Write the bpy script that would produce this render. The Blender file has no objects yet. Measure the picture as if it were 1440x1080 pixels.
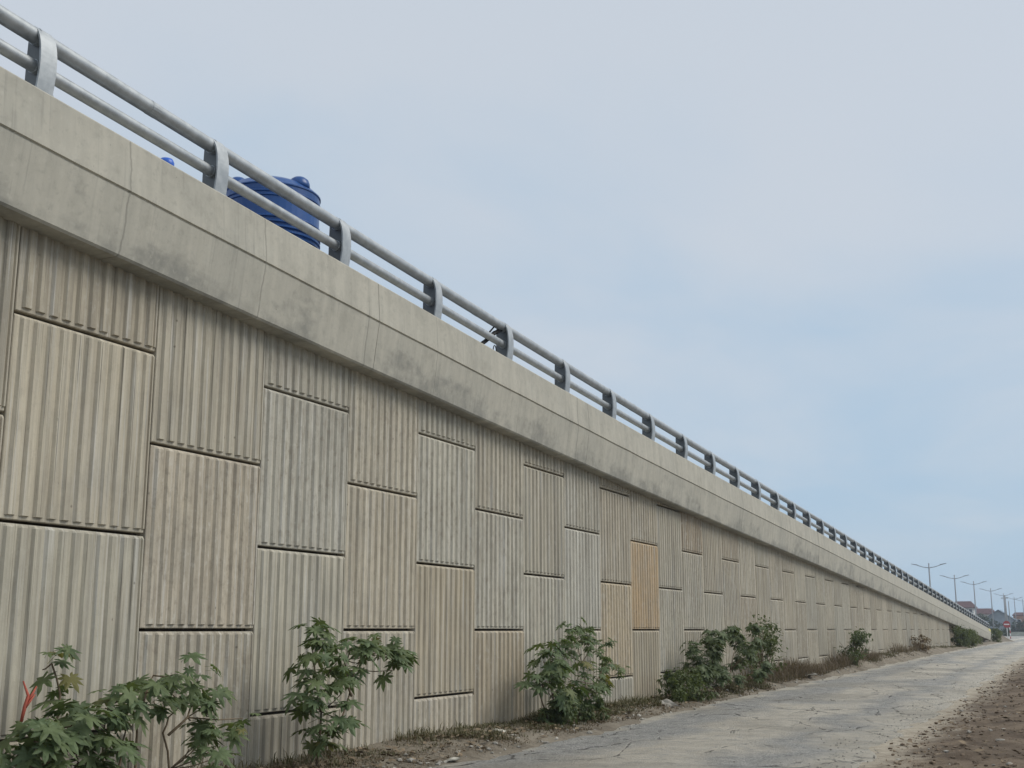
import bpy, math, random
import numpy as np
from mathutils import Vector, Matrix, noise

# ------------------------------------------------------------------ camera, sky, sun, exposure
S = bpy.context.scene
EYE = 1.27
PITCH, YAW, FPX = 11.564, 24.5375, 1690.0
cam_d = bpy.data.cameras.new('camera'); cam = bpy.data.objects.new('camera', cam_d)
S.collection.objects.link(cam); S.camera = cam
cam_d.sensor_width = 36.0; cam_d.lens = FPX / 1440 * 36.0
cam_d.clip_start = 0.05; cam_d.clip_end = 9000
cam.location = (0, 0, EYE)
cam.rotation_euler = (math.radians(90 + PITCH), 0, math.radians(YAW))

SUN_EL, SUN_AZ = 46.0, 68.0           # azimuth clockwise from +Y: the sun stands over the field, to the right
wd = bpy.data.worlds.new('World'); S.world = wd; wd.use_nodes = True
nt = wd.node_tree; N = nt.nodes; L = nt.links
for n in list(N): N.remove(n)
out = N.new('ShaderNodeOutputWorld'); bg = N.new('ShaderNodeBackground')
sky = N.new('ShaderNodeTexSky'); sky.sky_type = 'NISHITA'; sky.sun_disc = False
sky.sun_elevation = math.radians(SUN_EL); sky.sun_rotation = math.radians(SUN_AZ)
sky.air_density = 1.0; sky.dust_density = 1.5; sky.ozone_density = 1.5
tc = N.new('ShaderNodeTexCoord')
sep = N.new('ShaderNodeSeparateXYZ'); L.new(tc.outputs['Generated'], sep.inputs[0])
mz = N.new('ShaderNodeMath'); mz.operation = 'MAXIMUM'; mz.inputs[1].default_value = 0.0
L.new(sep.outputs['Z'], mz.inputs[0])
az = N.new('ShaderNodeMath'); az.operation = 'ADD'; az.inputs[1].default_value = 0.22; L.new(mz.outputs[0], az.inputs[0])
dx = N.new('ShaderNodeMath'); dx.operation = 'DIVIDE'; L.new(sep.outputs['X'], dx.inputs[0]); L.new(az.outputs[0], dx.inputs[1])
dy = N.new('ShaderNodeMath'); dy.operation = 'DIVIDE'; L.new(sep.outputs['Y'], dy.inputs[0]); L.new(az.outputs[0], dy.inputs[1])
cmb = N.new('ShaderNodeCombineXYZ'); L.new(dx.outputs[0], cmb.inputs[0]); L.new(dy.outputs[0], cmb.inputs[1])
cn = N.new('ShaderNodeTexNoise'); cn.inputs['Scale'].default_value = 1.15; cn.inputs['Detail'].default_value = 5
cn.inputs['Roughness'].default_value = 0.5; cn.inputs['Distortion'].default_value = 0.4
L.new(cmb.outputs[0], cn.inputs['Vector'])
# a cloud deck: thicker overhead, thinner (bluer) low down
cov = N.new('ShaderNodeMath'); cov.operation = 'MULTIPLY_ADD'; cov.inputs[1].default_value = 1.1
L.new(mz.outputs[0], cov.inputs[0]); L.new(cn.outputs[0], cov.inputs[2])
cr = N.new('ShaderNodeValToRGB'); cr.color_ramp.interpolation = 'EASE'
cr.color_ramp.elements[0].position = 0.46; cr.color_ramp.elements[0].color = (0, 0, 0, 1)
cr.color_ramp.elements[1].position = 1.0; cr.color_ramp.elements[1].color = (1, 1, 1, 1)
L.new(cov.outputs[0], cr.inputs[0])
cc = N.new('ShaderNodeMix'); cc.data_type = 'RGBA'                 # veil colour -> thick cloud colour
cc.inputs[6].default_value = (4.9, 6.6, 8.35, 1); cc.inputs[7].default_value = (7.0, 7.65, 8.45, 1)
L.new(cr.outputs[0], cc.inputs[0])
mx = N.new('ShaderNodeMix'); mx.data_type = 'RGBA'; mx.inputs[0].default_value = 0.88
L.new(sky.outputs[0], mx.inputs[6]); L.new(cc.outputs[2], mx.inputs[7])
L.new(mx.outputs[2], bg.inputs['Color']); bg.inputs['Strength'].default_value = 0.066
L.new(bg.outputs[0], out.inputs['Surface'])

sd = bpy.data.lights.new('sun', 'SUN'); sun = bpy.data.objects.new('sun', sd); S.collection.objects.link(sun)
sd.energy = 1.5; sd.angle = math.radians(35); sd.color = (1.0, 0.95, 0.86)
_e, _a = math.radians(SUN_EL), math.radians(SUN_AZ)
sun.rotation_euler = Vector((math.sin(_a) * math.cos(_e), math.cos(_a) * math.cos(_e), math.sin(_e))).to_track_quat('Z', 'Y').to_euler()
S.view_settings.view_transform = 'Standard'; S.view_settings.look = 'None'
S.view_settings.exposure = 0.46; S.view_settings.gamma = 1.0
S.view_settings.use_curve_mapping = False

# ------------------------------------------------------------------ helpers
C = S.collection
R = random.Random(7)
PI = math.pi
def link(name, data, parent=None, mat=None):
    o = bpy.data.objects.new(name, data); C.objects.link(o)
    if parent is not None: o.parent = parent
    if mat is not None and data is not None: data.materials.append(mat)
    return o
def tag(o, label=None, cat=None, group=None, kind=None):
    if label: o['label'] = label
    if cat: o['category'] = cat
    if group: o['group'] = group
    if kind: o['kind'] = kind
    return o
def mesh(name, v, f, smooth=False):
    m = bpy.data.meshes.new(name); m.from_pydata([tuple(p) for p in v], [], f); m.update()
    if smooth: m.polygons.foreach_set('use_smooth', [True] * len(m.polygons))
    return m
class MB:
    def __init__(s): s.v = []; s.f = []
    def add(s, v, f):
        b = len(s.v); s.v += [tuple(p) for p in v]; s.f += [tuple(i + b for i in q) for q in f]
    def box(s, x0, x1, y0, y1, z0, z1):
        s.add([(x0,y0,z0),(x1,y0,z0),(x1,y1,z0),(x0,y1,z0),(x0,y0,z1),(x1,y0,z1),(x1,y1,z1),(x0,y1,z1)],
              [(0,3,2,1),(4,5,6,7),(0,1,5,4),(1,2,6,5),(2,3,7,6),(3,0,4,7)])
    def tube(s, pts, rad, n=8, cap=True):
        P = [Vector(p) for p in pts]; k = len(P)
        r = rad if isinstance(rad, (list, tuple)) else [rad] * k
        up = Vector((0.13, 0.21, 0.97)); vs = []; ref = None
        for i in range(k):
            t = (P[min(i+1, k-1)] - P[max(i-1, 0)]).normalized()
            if ref is None:
                ref = t.cross(up)
                if ref.length < 1e-3: ref = t.cross(Vector((1, 0, 0)))
            ref = (ref - t * ref.dot(t)).normalized(); b = t.cross(ref)
            for j in range(n):
                a = 2 * PI * j / n; vs.append(P[i] + (ref * math.cos(a) + b * math.sin(a)) * r[i])
        fs = [(i*n+j, i*n+(j+1) % n, (i+1)*n+(j+1) % n, (i+1)*n+j) for i in range(k-1) for j in range(n)]
        if cap: fs += [tuple(range(n-1, -1, -1)), tuple((k-1)*n + j for j in range(n))]
        s.add(vs, fs)
    def lathe(s, prof, c=(0, 0, 0), n=24):
        vs = []
        for r, z in prof:
            for j in range(n):
                a = 2*PI*j/n; vs.append((c[0]+r*math.cos(a), c[1]+r*math.sin(a), c[2]+z))
        k = len(prof)
        fs = [(i*n+j, i*n+(j+1) % n, (i+1)*n+(j+1) % n, (i+1)*n+j) for i in range(k-1) for j in range(n)]
        fs += [tuple(range(n-1, -1, -1)), tuple((k-1)*n + j for j in range(n))]
        s.add(vs, fs)
    def build(s, name, mat, parent=None, smooth=False):
        return link(name, mesh(name, s.v, s.f, smooth), parent, mat)
def empty(name, loc=(0, 0, 0)):
    o = bpy.data.objects.new(name, None); C.objects.link(o); o.location = loc; o.empty_display_size = 0.2
    return o

# ------------------------------------------------------------------ materials
class MT:
    """small node-building helper"""
    def __init__(s, name, rough=0.8, spec=0.3, metal=0.0):
        s.m = bpy.data.materials.new(name); s.m.use_nodes = True
        s.t = s.m.node_tree; s.N = s.t.nodes; s.L = s.t.links
        s.b = s.N['Principled BSDF']; s.b.inputs['Roughness'].default_value = rough
        s.b.inputs['Specular IOR Level'].default_value = spec; s.b.inputs['Metallic'].default_value = metal
        s._p = None
    def pos(s):
        if not s._p: s._p = s.N.new('ShaderNodeNewGeometry').outputs['Position']
        return s._p
    def map(s, scale, vec=None, loc=(0, 0, 0)):
        n = s.N.new('ShaderNodeMapping'); n.inputs['Scale'].default_value = scale; n.inputs['Location'].default_value = loc
        s.L.new(vec or s.pos(), n.inputs['Vector']); return n.outputs[0]
    def noise(s, scale, detail=4, rough=0.55, vec=None, dist=0.0):
        n = s.N.new('ShaderNodeTexNoise'); n.inputs['Scale'].default_value = scale; n.inputs['Detail'].default_value = detail
        n.inputs['Roughness'].default_value = rough; n.inputs['Distortion'].default_value = dist
        s.L.new(vec or s.pos(), n.inputs['Vector']); return n.outputs[0]
    def voro(s, scale, feature='F1', vec=None, out='Distance'):
        n = s.N.new('ShaderNodeTexVoronoi'); n.feature = feature; n.inputs['Scale'].default_value = scale
        s.L.new(vec or s.pos(), n.inputs['Vector']); return n.outputs[out]
    def ramp(s, fac, lo, hi, a=0.0, b=1.0):
        n = s.N.new('ShaderNodeMapRange'); n.interpolation_type = 'SMOOTHSTEP'
        n.inputs['From Min'].default_value = lo; n.inputs['From Max'].default_value = hi
        n.inputs['To Min'].default_value = a; n.inputs['To Max'].default_value = b
        s.L.new(fac, n.inputs['Value']); return n.outputs[0]
    def math(s, op, a, b=None):
        n = s.N.new('ShaderNodeMath'); n.operation = op
        for i, q in enumerate((a, b)):
            if q is None: continue
            if isinstance(q, (int, float)): n.inputs[i].default_value = q
            else: s.L.new(q, n.inputs[i])
        return n.outputs[0]
    def mix(s, fac, a, b, blend='MIX'):
        n = s.N.new('ShaderNodeMix'); n.data_type = 'RGBA'; n.blend_type = blend
        for i, q in ((0, fac), (6, a), (7, b)):
            if isinstance(q, (int, float)): n.inputs[i].default_value = q
            elif isinstance(q, tuple): n.inputs[i].default_value = (*q, 1)
            else: s.L.new(q, n.inputs[i])
        return n.outputs[2]
    def objcol(s): return s.N.new('ShaderNodeObjectInfo').outputs['Color']
    def objrand(s): return s.N.new('ShaderNodeObjectInfo').outputs['Random']
    def sep(s, vec=None):
        n = s.N.new('ShaderNodeSeparateXYZ'); s.L.new(vec or s.pos(), n.inputs[0]); return n.outputs
    def col(s, c):
        if isinstance(c, tuple): s.b.inputs['Base Color'].default_value = (*c, 1)
        else: s.L.new(c, s.b.inputs['Base Color'])
    def bump(s, h, strength=0.3, dist=0.01):
        n = s.N.new('ShaderNodeBump'); n.inputs['Strength'].default_value = strength; n.inputs['Distance'].default_value = dist
        s.L.new(h, n.inputs['Height']); s.L.new(n.outputs[0], s.b.inputs['Normal'])

def m_panel():
    t = MT('panel_concrete', 0.88, 0.2)
    oc = t.objcol(); r = t.objrand()
    off = t.N.new('ShaderNodeCombineXYZ'); t.L.new(t.math('MULTIPLY', r, 37.0), off.inputs[2]); t.L.new(t.math('MULTIPLY', r, 11.0), off.inputs[1])
    va = t.N.new('ShaderNodeVectorMath'); va.operation = 'ADD'; t.L.new(t.pos(), va.inputs[0]); t.L.new(off.outputs[0], va.inputs[1])
    p = va.outputs[0]
    st = t.noise(1.0, 5, 0.6, t.map((3.0, 17.0, 0.55), p))                 # vertical run-off streaks
    st2 = t.noise(1.0, 3, 0.6, t.map((9.0, 55.0, 1.1), p))
    bl = t.noise(1.6, 5, 0.6, p)                                           # blotches
    fi = t.noise(42.0, 4, 0.7, p)
    c = t.mix(t.ramp(st, 0.33, 0.70), (0.80, 0.785, 0.765), (1.16, 1.14, 1.10))
    c = t.mix(1.0, oc, c, 'MULTIPLY')
    c = t.mix(t.ramp(bl, 0.48, 0.74, 0, 0.34), c, (0.335, 0.295, 0.235))
    gs = t.noise(0.7, 6, 0.65); gd = t.noise(1.0, 5, 0.65, t.map((2.0, 3.2, 0.55), loc=(2, 7, 3)))
    c = t.mix(t.ramp(gs, 0.48, 0.68, 0, 0.42), c, (0.295, 0.278, 0.238))
    gr = t.noise(1.0, 5, 0.62, t.map((2.0, 9.0, 0.32), loc=(8, 2, 5)))
    c = t.mix(t.ramp(gr, 0.52, 0.68, 0, 0.50), c, (0.225, 0.210, 0.178))
    c = t.mix(t.ramp(gd, 0.54, 0.74, 0, 0.38), c, (0.52, 0.505, 0.455))
    c = t.mix(t.ramp(st2, 0.57, 0.78, 0, 0.55), c, (0.195, 0.180, 0.150))
    c = t.mix(t.ramp(t.noise(1.0, 2, 0.5, t.map((6, 34, 0.9), p, (5, 3, 8))), 0.54, 0.74, 0, 0.50), c, (0.58, 0.57, 0.53))
    c = t.mix(t.ramp(fi, 0.56, 0.78, 0, 0.38), c, (0.20, 0.180, 0.148))
    mo = t.noise(15.0, 5, 0.72, t.map((1.0, 1.0, 0.6), p)); r2 = t.math('FRACT', t.math('MULTIPLY', r, 7.31))
    c = t.mix(t.math('MULTIPLY', t.ramp(mo, 0.50, 0.66, 0, 0.55), t.ramp(r2, 0.2, 0.8, 0.35, 1.0)), c, (0.27, 0.238, 0.190))
    c = t.mix(t.math('MULTIPLY', t.ramp(mo, 0.46, 0.32, 0, 0.55), t.ramp(r2, 0.2, 0.8, 0.35, 1.0)), c, (0.55, 0.525, 0.46))
    dl = t.noise(1.0, 3, 0.55, t.map((12.0, 75.0, 0.7), p, (1, 9, 4)))          # thin dark run-off lines on some panels
    c = t.mix(t.math('MULTIPLY', t.ramp(dl, 0.60, 0.72, 0, 0.75), t.ramp(r2, 0.65, 0.25, 0.1, 1.0)), c, (0.13, 0.118, 0.098))
    sp = t.voro(5.0, 'F1', p)
    c = t.mix(t.math('MULTIPLY', t.ramp(sp, 0.02, 0.085, 0.75, 0.0), t.ramp(bl, 0.45, 0.55)), c, (0.12, 0.11, 0.09))
    t.col(c); t.bump(t.math('ADD', t.math('MULTIPLY', fi, 0.6), t.math('MULTIPLY', st2, 0.5)), 0.45, 0.006)
    return t.m
def m_parapet():
    t = MT('parapet_concrete', 0.85, 0.25)
    p = t.pos()
    big = t.noise(0.9, 5, 0.6); med = t.noise(5.0, 5, 0.65); fi = t.noise(60.0, 4, 0.7)
    st = t.noise(1.0, 4, 0.6, t.map((2.0, 6.0, 0.7)))
    c = t.mix(t.ramp(st, 0.3, 0.7), (0.405, 0.388, 0.332), (0.475, 0.452, 0.385))
    c = t.mix(t.ramp(big, 0.45, 0.70, 0, 0.45), c, (0.355, 0.347, 0.305))
    c = t.mix(t.ramp(med, 0.58, 0.76, 0, 0.32), c, (0.52, 0.49, 0.41))
    cl = t.noise(2.6, 7, 0.68, t.map((1, 1, 1), loc=(9, 1, 4)))
    c = t.mix(t.ramp(cl, 0.50, 0.66, 0, 0.42), c, (0.305, 0.293, 0.250))
    c = t.mix(t.ramp(cl, 0.46, 0.32, 0, 0.40), c, (0.50, 0.485, 0.42))
    # height above the beam's own lower edge (it falls 3.46 cm per metre)
    x, y, z = t.sep()
    h = t.math('SUBTRACT', t.math('ADD', z, t.math('MULTIPLY', y, 0.0346)), 3.0726 + EYE)
    # damp lichen stains that creep up from the drip edge in patches
    patch = t.math('ADD', t.noise(1.0, 5, 0.65, t.map((1.0, 1.3, 2.2), loc=(3, 5, 1))), t.math('MULTIPLY', h, -0.55))
    c = t.mix(t.math('MULTIPLY', t.ramp(patch, 0.33, 0.54, 0, 0.70), t.ramp(med, 0.30, 0.62, 0.35, 1.0)), c, (0.20, 0.20, 0.182))
    streak = t.math('MULTIPLY', t.ramp(t.noise(1.0, 3, 0.6, t.map((1, 14, 0.35))), 0.57, 0.76), t.ramp(t.noise(0.8, 2), 0.42, 0.6))
    c = t.mix(t.math('MULTIPLY', streak, 0.35), c, (0.21, 0.21, 0.19))
    # hairline shrinkage cracks, about two metres apart, wandering
    wob = t.math('MULTIPLY', t.math('SUBTRACT', t.noise(2.4, 4, 0.6, t.map((0, 0.25, 1.0))), 0.5), 0.09)
    ph = t.math('ADD', t.math('ADD', y, wob), t.math('MULTIPLY', t.noise(0.31, 1, 0.5, t.map((0, 1, 0))), 4.0))
    fr = t.math('ABSOLUTE', t.math('SUBTRACT', t.math('FRACT', t.math('MULTIPLY', ph, 0.52)), 0.5))
    crack = t.math('MULTIPLY', t.ramp(fr, 0.0015, 0.0065, 1, 0), t.ramp(t.noise(1.1, 3), 0.28, 0.46))
    c = t.mix(t.math('MULTIPLY', crack, 0.42), c, (0.13, 0.13, 0.115))
    m2 = t.noise(14.0, 6, 0.72); dr = t.noise(1.0, 4, 0.6, t.map((2.0, 26.0, 0.9), loc=(3, 1, 6)))
    c = t.mix(t.ramp(m2, 0.52, 0.68, 0, 0.38), c, (0.275, 0.268, 0.235))
    c = t.mix(t.ramp(m2, 0.44, 0.30, 0, 0.35), c, (0.54, 0.52, 0.45))
    c = t.mix(t.math('MULTIPLY', t.ramp(dr, 0.56, 0.70, 0, 0.45), t.ramp(big, 0.40, 0.60)), c, (0.235, 0.232, 0.208))
    pit = t.ramp(t.voro(9.0, 'F1'), 0.02, 0.07, 0.7, 0)
    c = t.mix(t.math('MULTIPLY', pit, t.ramp(med, 0.5, 0.62)), c, (0.14, 0.14, 0.125))
    c = t.mix(t.ramp(fi, 0.62, 0.82, 0, 0.22), c, (0.24, 0.23, 0.20))
    t.col(c); t.bump(t.math('ADD', t.math('MULTIPLY', fi, 0.4), t.math('SUBTRACT', med, t.math('MULTIPLY', crack, 1.2))), 0.25, 0.006)
    return t.m
def m_plain(name, col, var=0.25, rough=0.7, spec=0.3, metal=0.0, scale=6.0, bump=0.15):
    t = MT(name, rough, spec, metal)
    n = t.noise(scale, 5, 0.6)
    lo = tuple(q*(1-var) for q in col); hi = tuple(q*(1+var) for q in col)
    t.col(t.mix(t.ramp(n, 0.3, 0.7), lo, hi)); t.bump(t.noise(scale*6, 3), bump, 0.004)
    return t.m
def m_galv(name='galvanised_steel', k=1.0):
    t = MT(name, 0.5, 0.45, 0.5)
    n = t.noise(9.0, 5, 0.65); s = t.noise(1.0, 4, 0.6, t.map((30, 30, 2.0)))
    c = t.mix(t.ramp(n, 0.3, 0.7), (0.35*k, 0.375*k, 0.39*k), (0.47*k, 0.495*k, 0.51*k))
    c = t.mix(t.ramp(s, 0.55, 0.80, 0, 0.3), c, (0.33*k, 0.335*k, 0.335*k))
    t.col(c)
    t.L.new(t.ramp(n, 0.3, 0.7, 0.46, 0.56), t.b.inputs['Roughness']); t.bump(t.noise(70, 3), 0.12, 0.002)
    return t.m
def m_leaf(name, a, b, trans=0.25):
    t = MT(name, 0.55, 0.25)
    r = t.objrand(); n = t.noise(14, 3); n2 = t.noise(2.3, 3)
    c = t.mix(t.ramp(n, 0.3, 0.7), a, b)
    c = t.mix(t.ramp(n2, 0.5, 0.72, 0, 0.45), c, tuple(0.6*q for q in a))
    c = t.mix(t.ramp(r, 0.0, 1.0, 0, 0.45), c, (b[0]*1.15, b[1]*1.0, b[2]*0.8))
    c = t.mix(t.ramp(r, 0.965, 0.98, 0, 0.7), c, (0.17, 0.145, 0.045))
    t.col(c)
    tr = t.N.new('ShaderNodeBsdfTranslucent'); t.L.new(t.mix(1.0, c, (1.3, 1.35, 0.6), 'MULTIPLY'), tr.inputs['Color'])
    ms = t.N.new('ShaderNodeMixShader'); ms.inputs[0].default_value = trans
    t.L.new(t.b.outputs[0], ms.inputs[1]); t.L.new(tr.outputs[0], ms.inputs[2])
    t.L.new(ms.outputs[0], t.N['Material Output'].inputs['Surface'])
    return t.m
def m_road():
    t = MT('worn_asphalt', 0.9, 0.2)
    x, y, z = t.sep()
    ag = t.noise(38, 4, 0.75); ag2 = t.noise(120, 3, 0.7); med = t.noise(2.2, 5, 0.6); big = t.noise(0.35, 4, 0.6)
    c = t.mix(t.ramp(ag, 0.36, 0.64), (0.28, 0.279, 0.270), (0.60, 0.59, 0.555))
    c = t.mix(t.ramp(t.voro(26, 'F1'), 0.25, 0.05, 0, 0.4), c, (0.60, 0.58, 0.53))
    c = t.mix(t.ramp(med, 0.45, 0.68, 0, 0.4), c, (0.27, 0.267, 0.255))
    c = t.mix(t.ramp(t.noise(11, 5, 0.7), 0.52, 0.70, 0, 0.45), c, (0.43, 0.41, 0.36))
    ro = t.noise(5.0, 7, 0.75)
    c = t.mix(t.ramp(ro, 0.51, 0.63, 0, 0.62), c, (0.23, 0.229, 0.222))
    c = t.mix(t.ramp(ro, 0.47, 0.34, 0, 0.55), c, (0.60, 0.585, 0.54))
    # trodden dust: along the right edge, the left edge and in a band between the wheel tracks
    wob = t.math('MULTIPLY', t.math('SUBTRACT', t.noise(0.55, 4, 0.6), 0.5), 1.9)
    xx = t.math('ADD', x, wob)
    def band(c0, w): return t.ramp(t.math('ABSOLUTE', t.math('SUBTRACT', xx, c0)), w*0.35, w, 1, 0)
    d = t.math('MAXIMUM', band(-1.95, 1.0), band(-5.8, 0.5))
    mid = t.math('MULTIPLY', band(-3.8, 0.95), t.ramp(t.noise(0.28, 3, 0.5, t.map((1, 0.6, 1), loc=(4, 2, 0))), 0.36, 0.48))
    d = t.math('MAXIMUM', d, mid)
    d = t.math('MULTIPLY', d, t.ramp(t.noise(7, 5, 0.7), 0.30, 0.55, 0.40, 1.0))
    dust = t.mix(t.ramp(t.noise(3.0, 4), 0.3, 0.7), (0.60, 0.55, 0.455), (0.72, 0.67, 0.57))
    c = t.mix(t.math('MULTIPLY', d, 0.9), c, dust)
    c = t.mix(t.ramp(t.math('ADD', big, t.math('MULTIPLY', ag, 0.25)), 0.58, 0.78, 0, 0.5), c, (0.36, 0.33, 0.275))
    # broken crazing
    ck = t.voro(1.1, 'DISTANCE_TO_EDGE', t.map((1.0, 0.55, 1.0)))
    wv = t.noise(3.5, 4, 0.6)
    ck = t.math('ADD', ck, t.math('MULTIPLY', t.math('SUBTRACT', wv, 0.5), 0.14))
    k = t.math('MULTIPLY', t.ramp(t.math('ABSOLUTE', ck), 0.004, 0.016, 1, 0), t.ramp(t.noise(0.5, 3), 0.42, 0.56))
    c = t.mix(t.math('MULTIPLY', k, 0.75), c, (0.07, 0.068, 0.062))
    c = t.mix(t.ramp(ag2, 0.66, 0.80, 0, 0.5), c, (0.52, 0.50, 0.46))
    c = t.mix(t.ramp(ag2, 0.34, 0.22, 0, 0.6), c, (0.07, 0.07, 0.07))
    t.col(c); t.bump(t.math('SUBTRACT', t.math('ADD', ag, t.math('MULTIPLY', ag2, 0.5)), t.math('ADD', k, t.math('MULTIPLY', ro, -1.6))), 1.0, 0.05)
    return t.m
def m_soil(name, a, b, dark, scale=1.0, edge=None):
    t = MT(name, 0.95, 0.12)
    n1 = t.noise(1.1*scale, 6, 0.65); n2 = t.noise(9*scale, 5, 0.7); n3 = t.noise(55*scale, 4, 0.75)
    c = t.mix(t.ramp(n1, 0.32, 0.66), a, b)
    c = t.mix(t.ramp(n2, 0.50, 0.70, 0, 0.75), c, dark)
    c = t.mix(t.ramp(n3, 0.62, 0.78, 0, 0.55), c, tuple(1.5*q for q in b))
    c = t.mix(t.ramp(n3, 0.40, 0.25, 0, 0.6), c, tuple(0.6*q for q in dark))
    if edge is not None:                                   # trodden dust thins out away from the road
        x, y, z = t.sep()
        u = t.math('ADD', x, t.math('MULTIPLY', t.math('SUBTRACT', t.noise(1.7, 6, 0.7), 0.5), 1.5))
        k = t.math('MULTIPLY', t.ramp(u, edge, edge+0.85, 1, 0), t.ramp(n2, 0.25, 0.65, 1.0, 0.6))
        c = t.mix(k, c, (0.53, 0.475, 0.38))
    t.col(c); t.bump(t.math('ADD', n2, t.math('MULTIPLY', n3, 0.6)), 0.9, 0.03)
    return t.m

M = dict(
    panel=m_panel(), parapet=m_parapet(), galv=m_galv(), road=m_road(),
    darkgalv=m_galv('dark_galvanised_steel', 0.36),  # same galvanised steel in a much darker tone, for the post webs
    core=m_plain('joint_backing', (0.120, 0.094, 0.070), 0.4, 0.95, 0.1),
    abut=m_plain('abutment_concrete', (0.235, 0.200, 0.155), 0.3, 0.9, 0.2, scale=2.0),
    deck=m_plain('deck_asphalt', (0.055, 0.055, 0.057), 0.3, 0.9, 0.2),
    yellow=m_plain('yellow_paint', (0.58, 0.52, 0.17), 0.2, 0.7, 0.3),
    blue=m_plain('blue_plastic', (0.012, 0.072, 0.25), 0.10, 0.34, 0.5, scale=2.0, bump=0.03),
    bluecap=m_plain('blue_cap_plastic', (0.02, 0.11, 0.50), 0.10, 0.35, 0.5, scale=2.0, bump=0.03),
    black=m_plain('black_rubber', (0.018, 0.018, 0.020), 0.3, 0.6, 0.3),
    red=m_plain('red_plastic', (0.36, 0.085, 0.055), 0.25, 0.6, 0.3),
    soil=m_soil('verge_soil', (0.170, 0.146, 0.113), (0.275, 0.242, 0.192), (0.105, 0.088, 0.067)),
    field=m_soil('field_soil', (0.105, 0.080, 0.059), (0.215, 0.168, 0.122), (0.055, 0.042, 0.032), 1.0, -2.05),
    clod=m_plain('soil_clod', (0.165, 0.128, 0.094), 0.5, 0.95, 0.1, scale=5),
    stone=m_plain('pale_stone', (0.36, 0.34, 0.30), 0.35, 0.9, 0.2, scale=4),
    paper=m_plain('pale_litter', (0.46, 0.44, 0.38), 0.12, 0.8, 0.2),
    leaf=m_leaf('castor_leaf', (0.068, 0.104, 0.048), (0.142, 0.192, 0.098)),
    bush=m_leaf('shrub_leaf', (0.064, 0.092, 0.040), (0.135, 0.168, 0.085)),
    farleaf=m_leaf('far_leaf', (0.026, 0.046, 0.022), (0.060, 0.090, 0.046)),
    stem=m_plain('plant_stem', (0.150, 0.115, 0.075), 0.35, 0.8, 0.2, scale=12),
    grass=m_leaf('verge_grass', (0.066, 0.074, 0.040), (0.135, 0.130, 0.078), 0.15),
    dry=m_leaf('dry_weed', (0.130, 0.100, 0.070), (0.215, 0.170, 0.120), 0.15),
    litter=m_plain('dead_leaf', (0.200, 0.155, 0.105), 0.5, 0.9, 0.15, scale=3),
    lamp=m_plain('lamp_post_paint', (0.30, 0.32, 0.34), 0.1, 0.5, 0.4),
    roof=m_plain('red_roof_tile', (0.105, 0.055, 0.053), 0.25, 0.85, 0.2, scale=1.5),
    roof2=m_plain('blue_roof_sheet', (0.105, 0.145, 0.185), 0.15, 0.6, 0.3, scale=1.0),
    wallw=m_plain('white_render', (0.66, 0.66, 0.64), 0.1, 0.85, 0.2, scale=0.6),
    wallb=m_plain('pale_blue_sheet', (0.27, 0.32, 0.36), 0.12, 0.7, 0.3, scale=0.6),
    brick=m_plain('orange_brick', (0.36, 0.20, 0.135), 0.2, 0.9, 0.2, scale=0.8),
    glass=m_plain('dark_window', (0.03, 0.035, 0.04), 0.1, 0.15, 0.5),
    signred=m_plain('sign_red', (0.36, 0.06, 0.06), 0.08, 0.5, 0.4),
    signwhite=m_plain('sign_white', (0.78, 0.78, 0.78), 0.05, 0.5, 0.4),
    kerb=m_plain('kerb_concrete', (0.37, 0.38, 0.33), 0.2, 0.9, 0.2, scale=0.8),
    polec=m_plain('pole_concrete', (0.30, 0.31, 0.31), 0.15, 0.9, 0.2),
)

# ------------------------------------------------------------------ the lie of the land
D = 6.7384                                   # wall face at x = -D, running along +Y
Y0 = 7.6242                                  # a vertical joint; the next every 1.5 m
def smooth(a, b, t):
    t = min(1.0, max(0.0, (t-a)/(b-a))); return t*t*(3-2*t)
def G(y): return 0.17 * smooth(8, 75, y)     # the ground climbs a little along the wall
def line(y): return -0.0346*y + 0.08*math.exp(-max(y, 3)/7.0) - 0.035*math.exp(-((y-21)/11)**2)
def P_top(y): return 4.0329 + EYE + line(y)
def P_bot(y): return 3.0726 + EYE + line(y)
def grid(xs, ys, fz):
    v = [(x, y, fz(x, y)) for y in ys for x in xs]; n = len(xs)
    f = [(j*n+i, j*n+i+1, (j+1)*n+i+1, (j+1)*n+i) for j in range(len(ys)-1) for i in range(n-1)]
    return v, f
def spaced(a, b, first, grow, cap=40.0):
    o = [a]; s = first
    while o[-1] + s < b: o.append(o[-1]+s); s = min(cap, s*grow)
    o.append(b); return o
def fb(x, y, s, seed=0.0, oct_=4): return noise.fractal((x*s+seed, y*s-seed, seed*1.7), 1.0, 2.0, oct_)

# base ground sheet out to the horizon
xs = [-4500, -1500, -500, -160, -60, -26, -19] + [2.0*i-18 for i in range(20)] + [26, 60, 160, 500, 1500, 4500]
ys = [-300, -60, -20] + spaced(-10, 4800, 4, 1.08, 500)
v, f = grid(xs, ys, lambda x, y: G(y) - 0.10)
g = link('ground', mesh('ground', v, f, True), None, M['soil']); tag(g, kind='structure')

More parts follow.
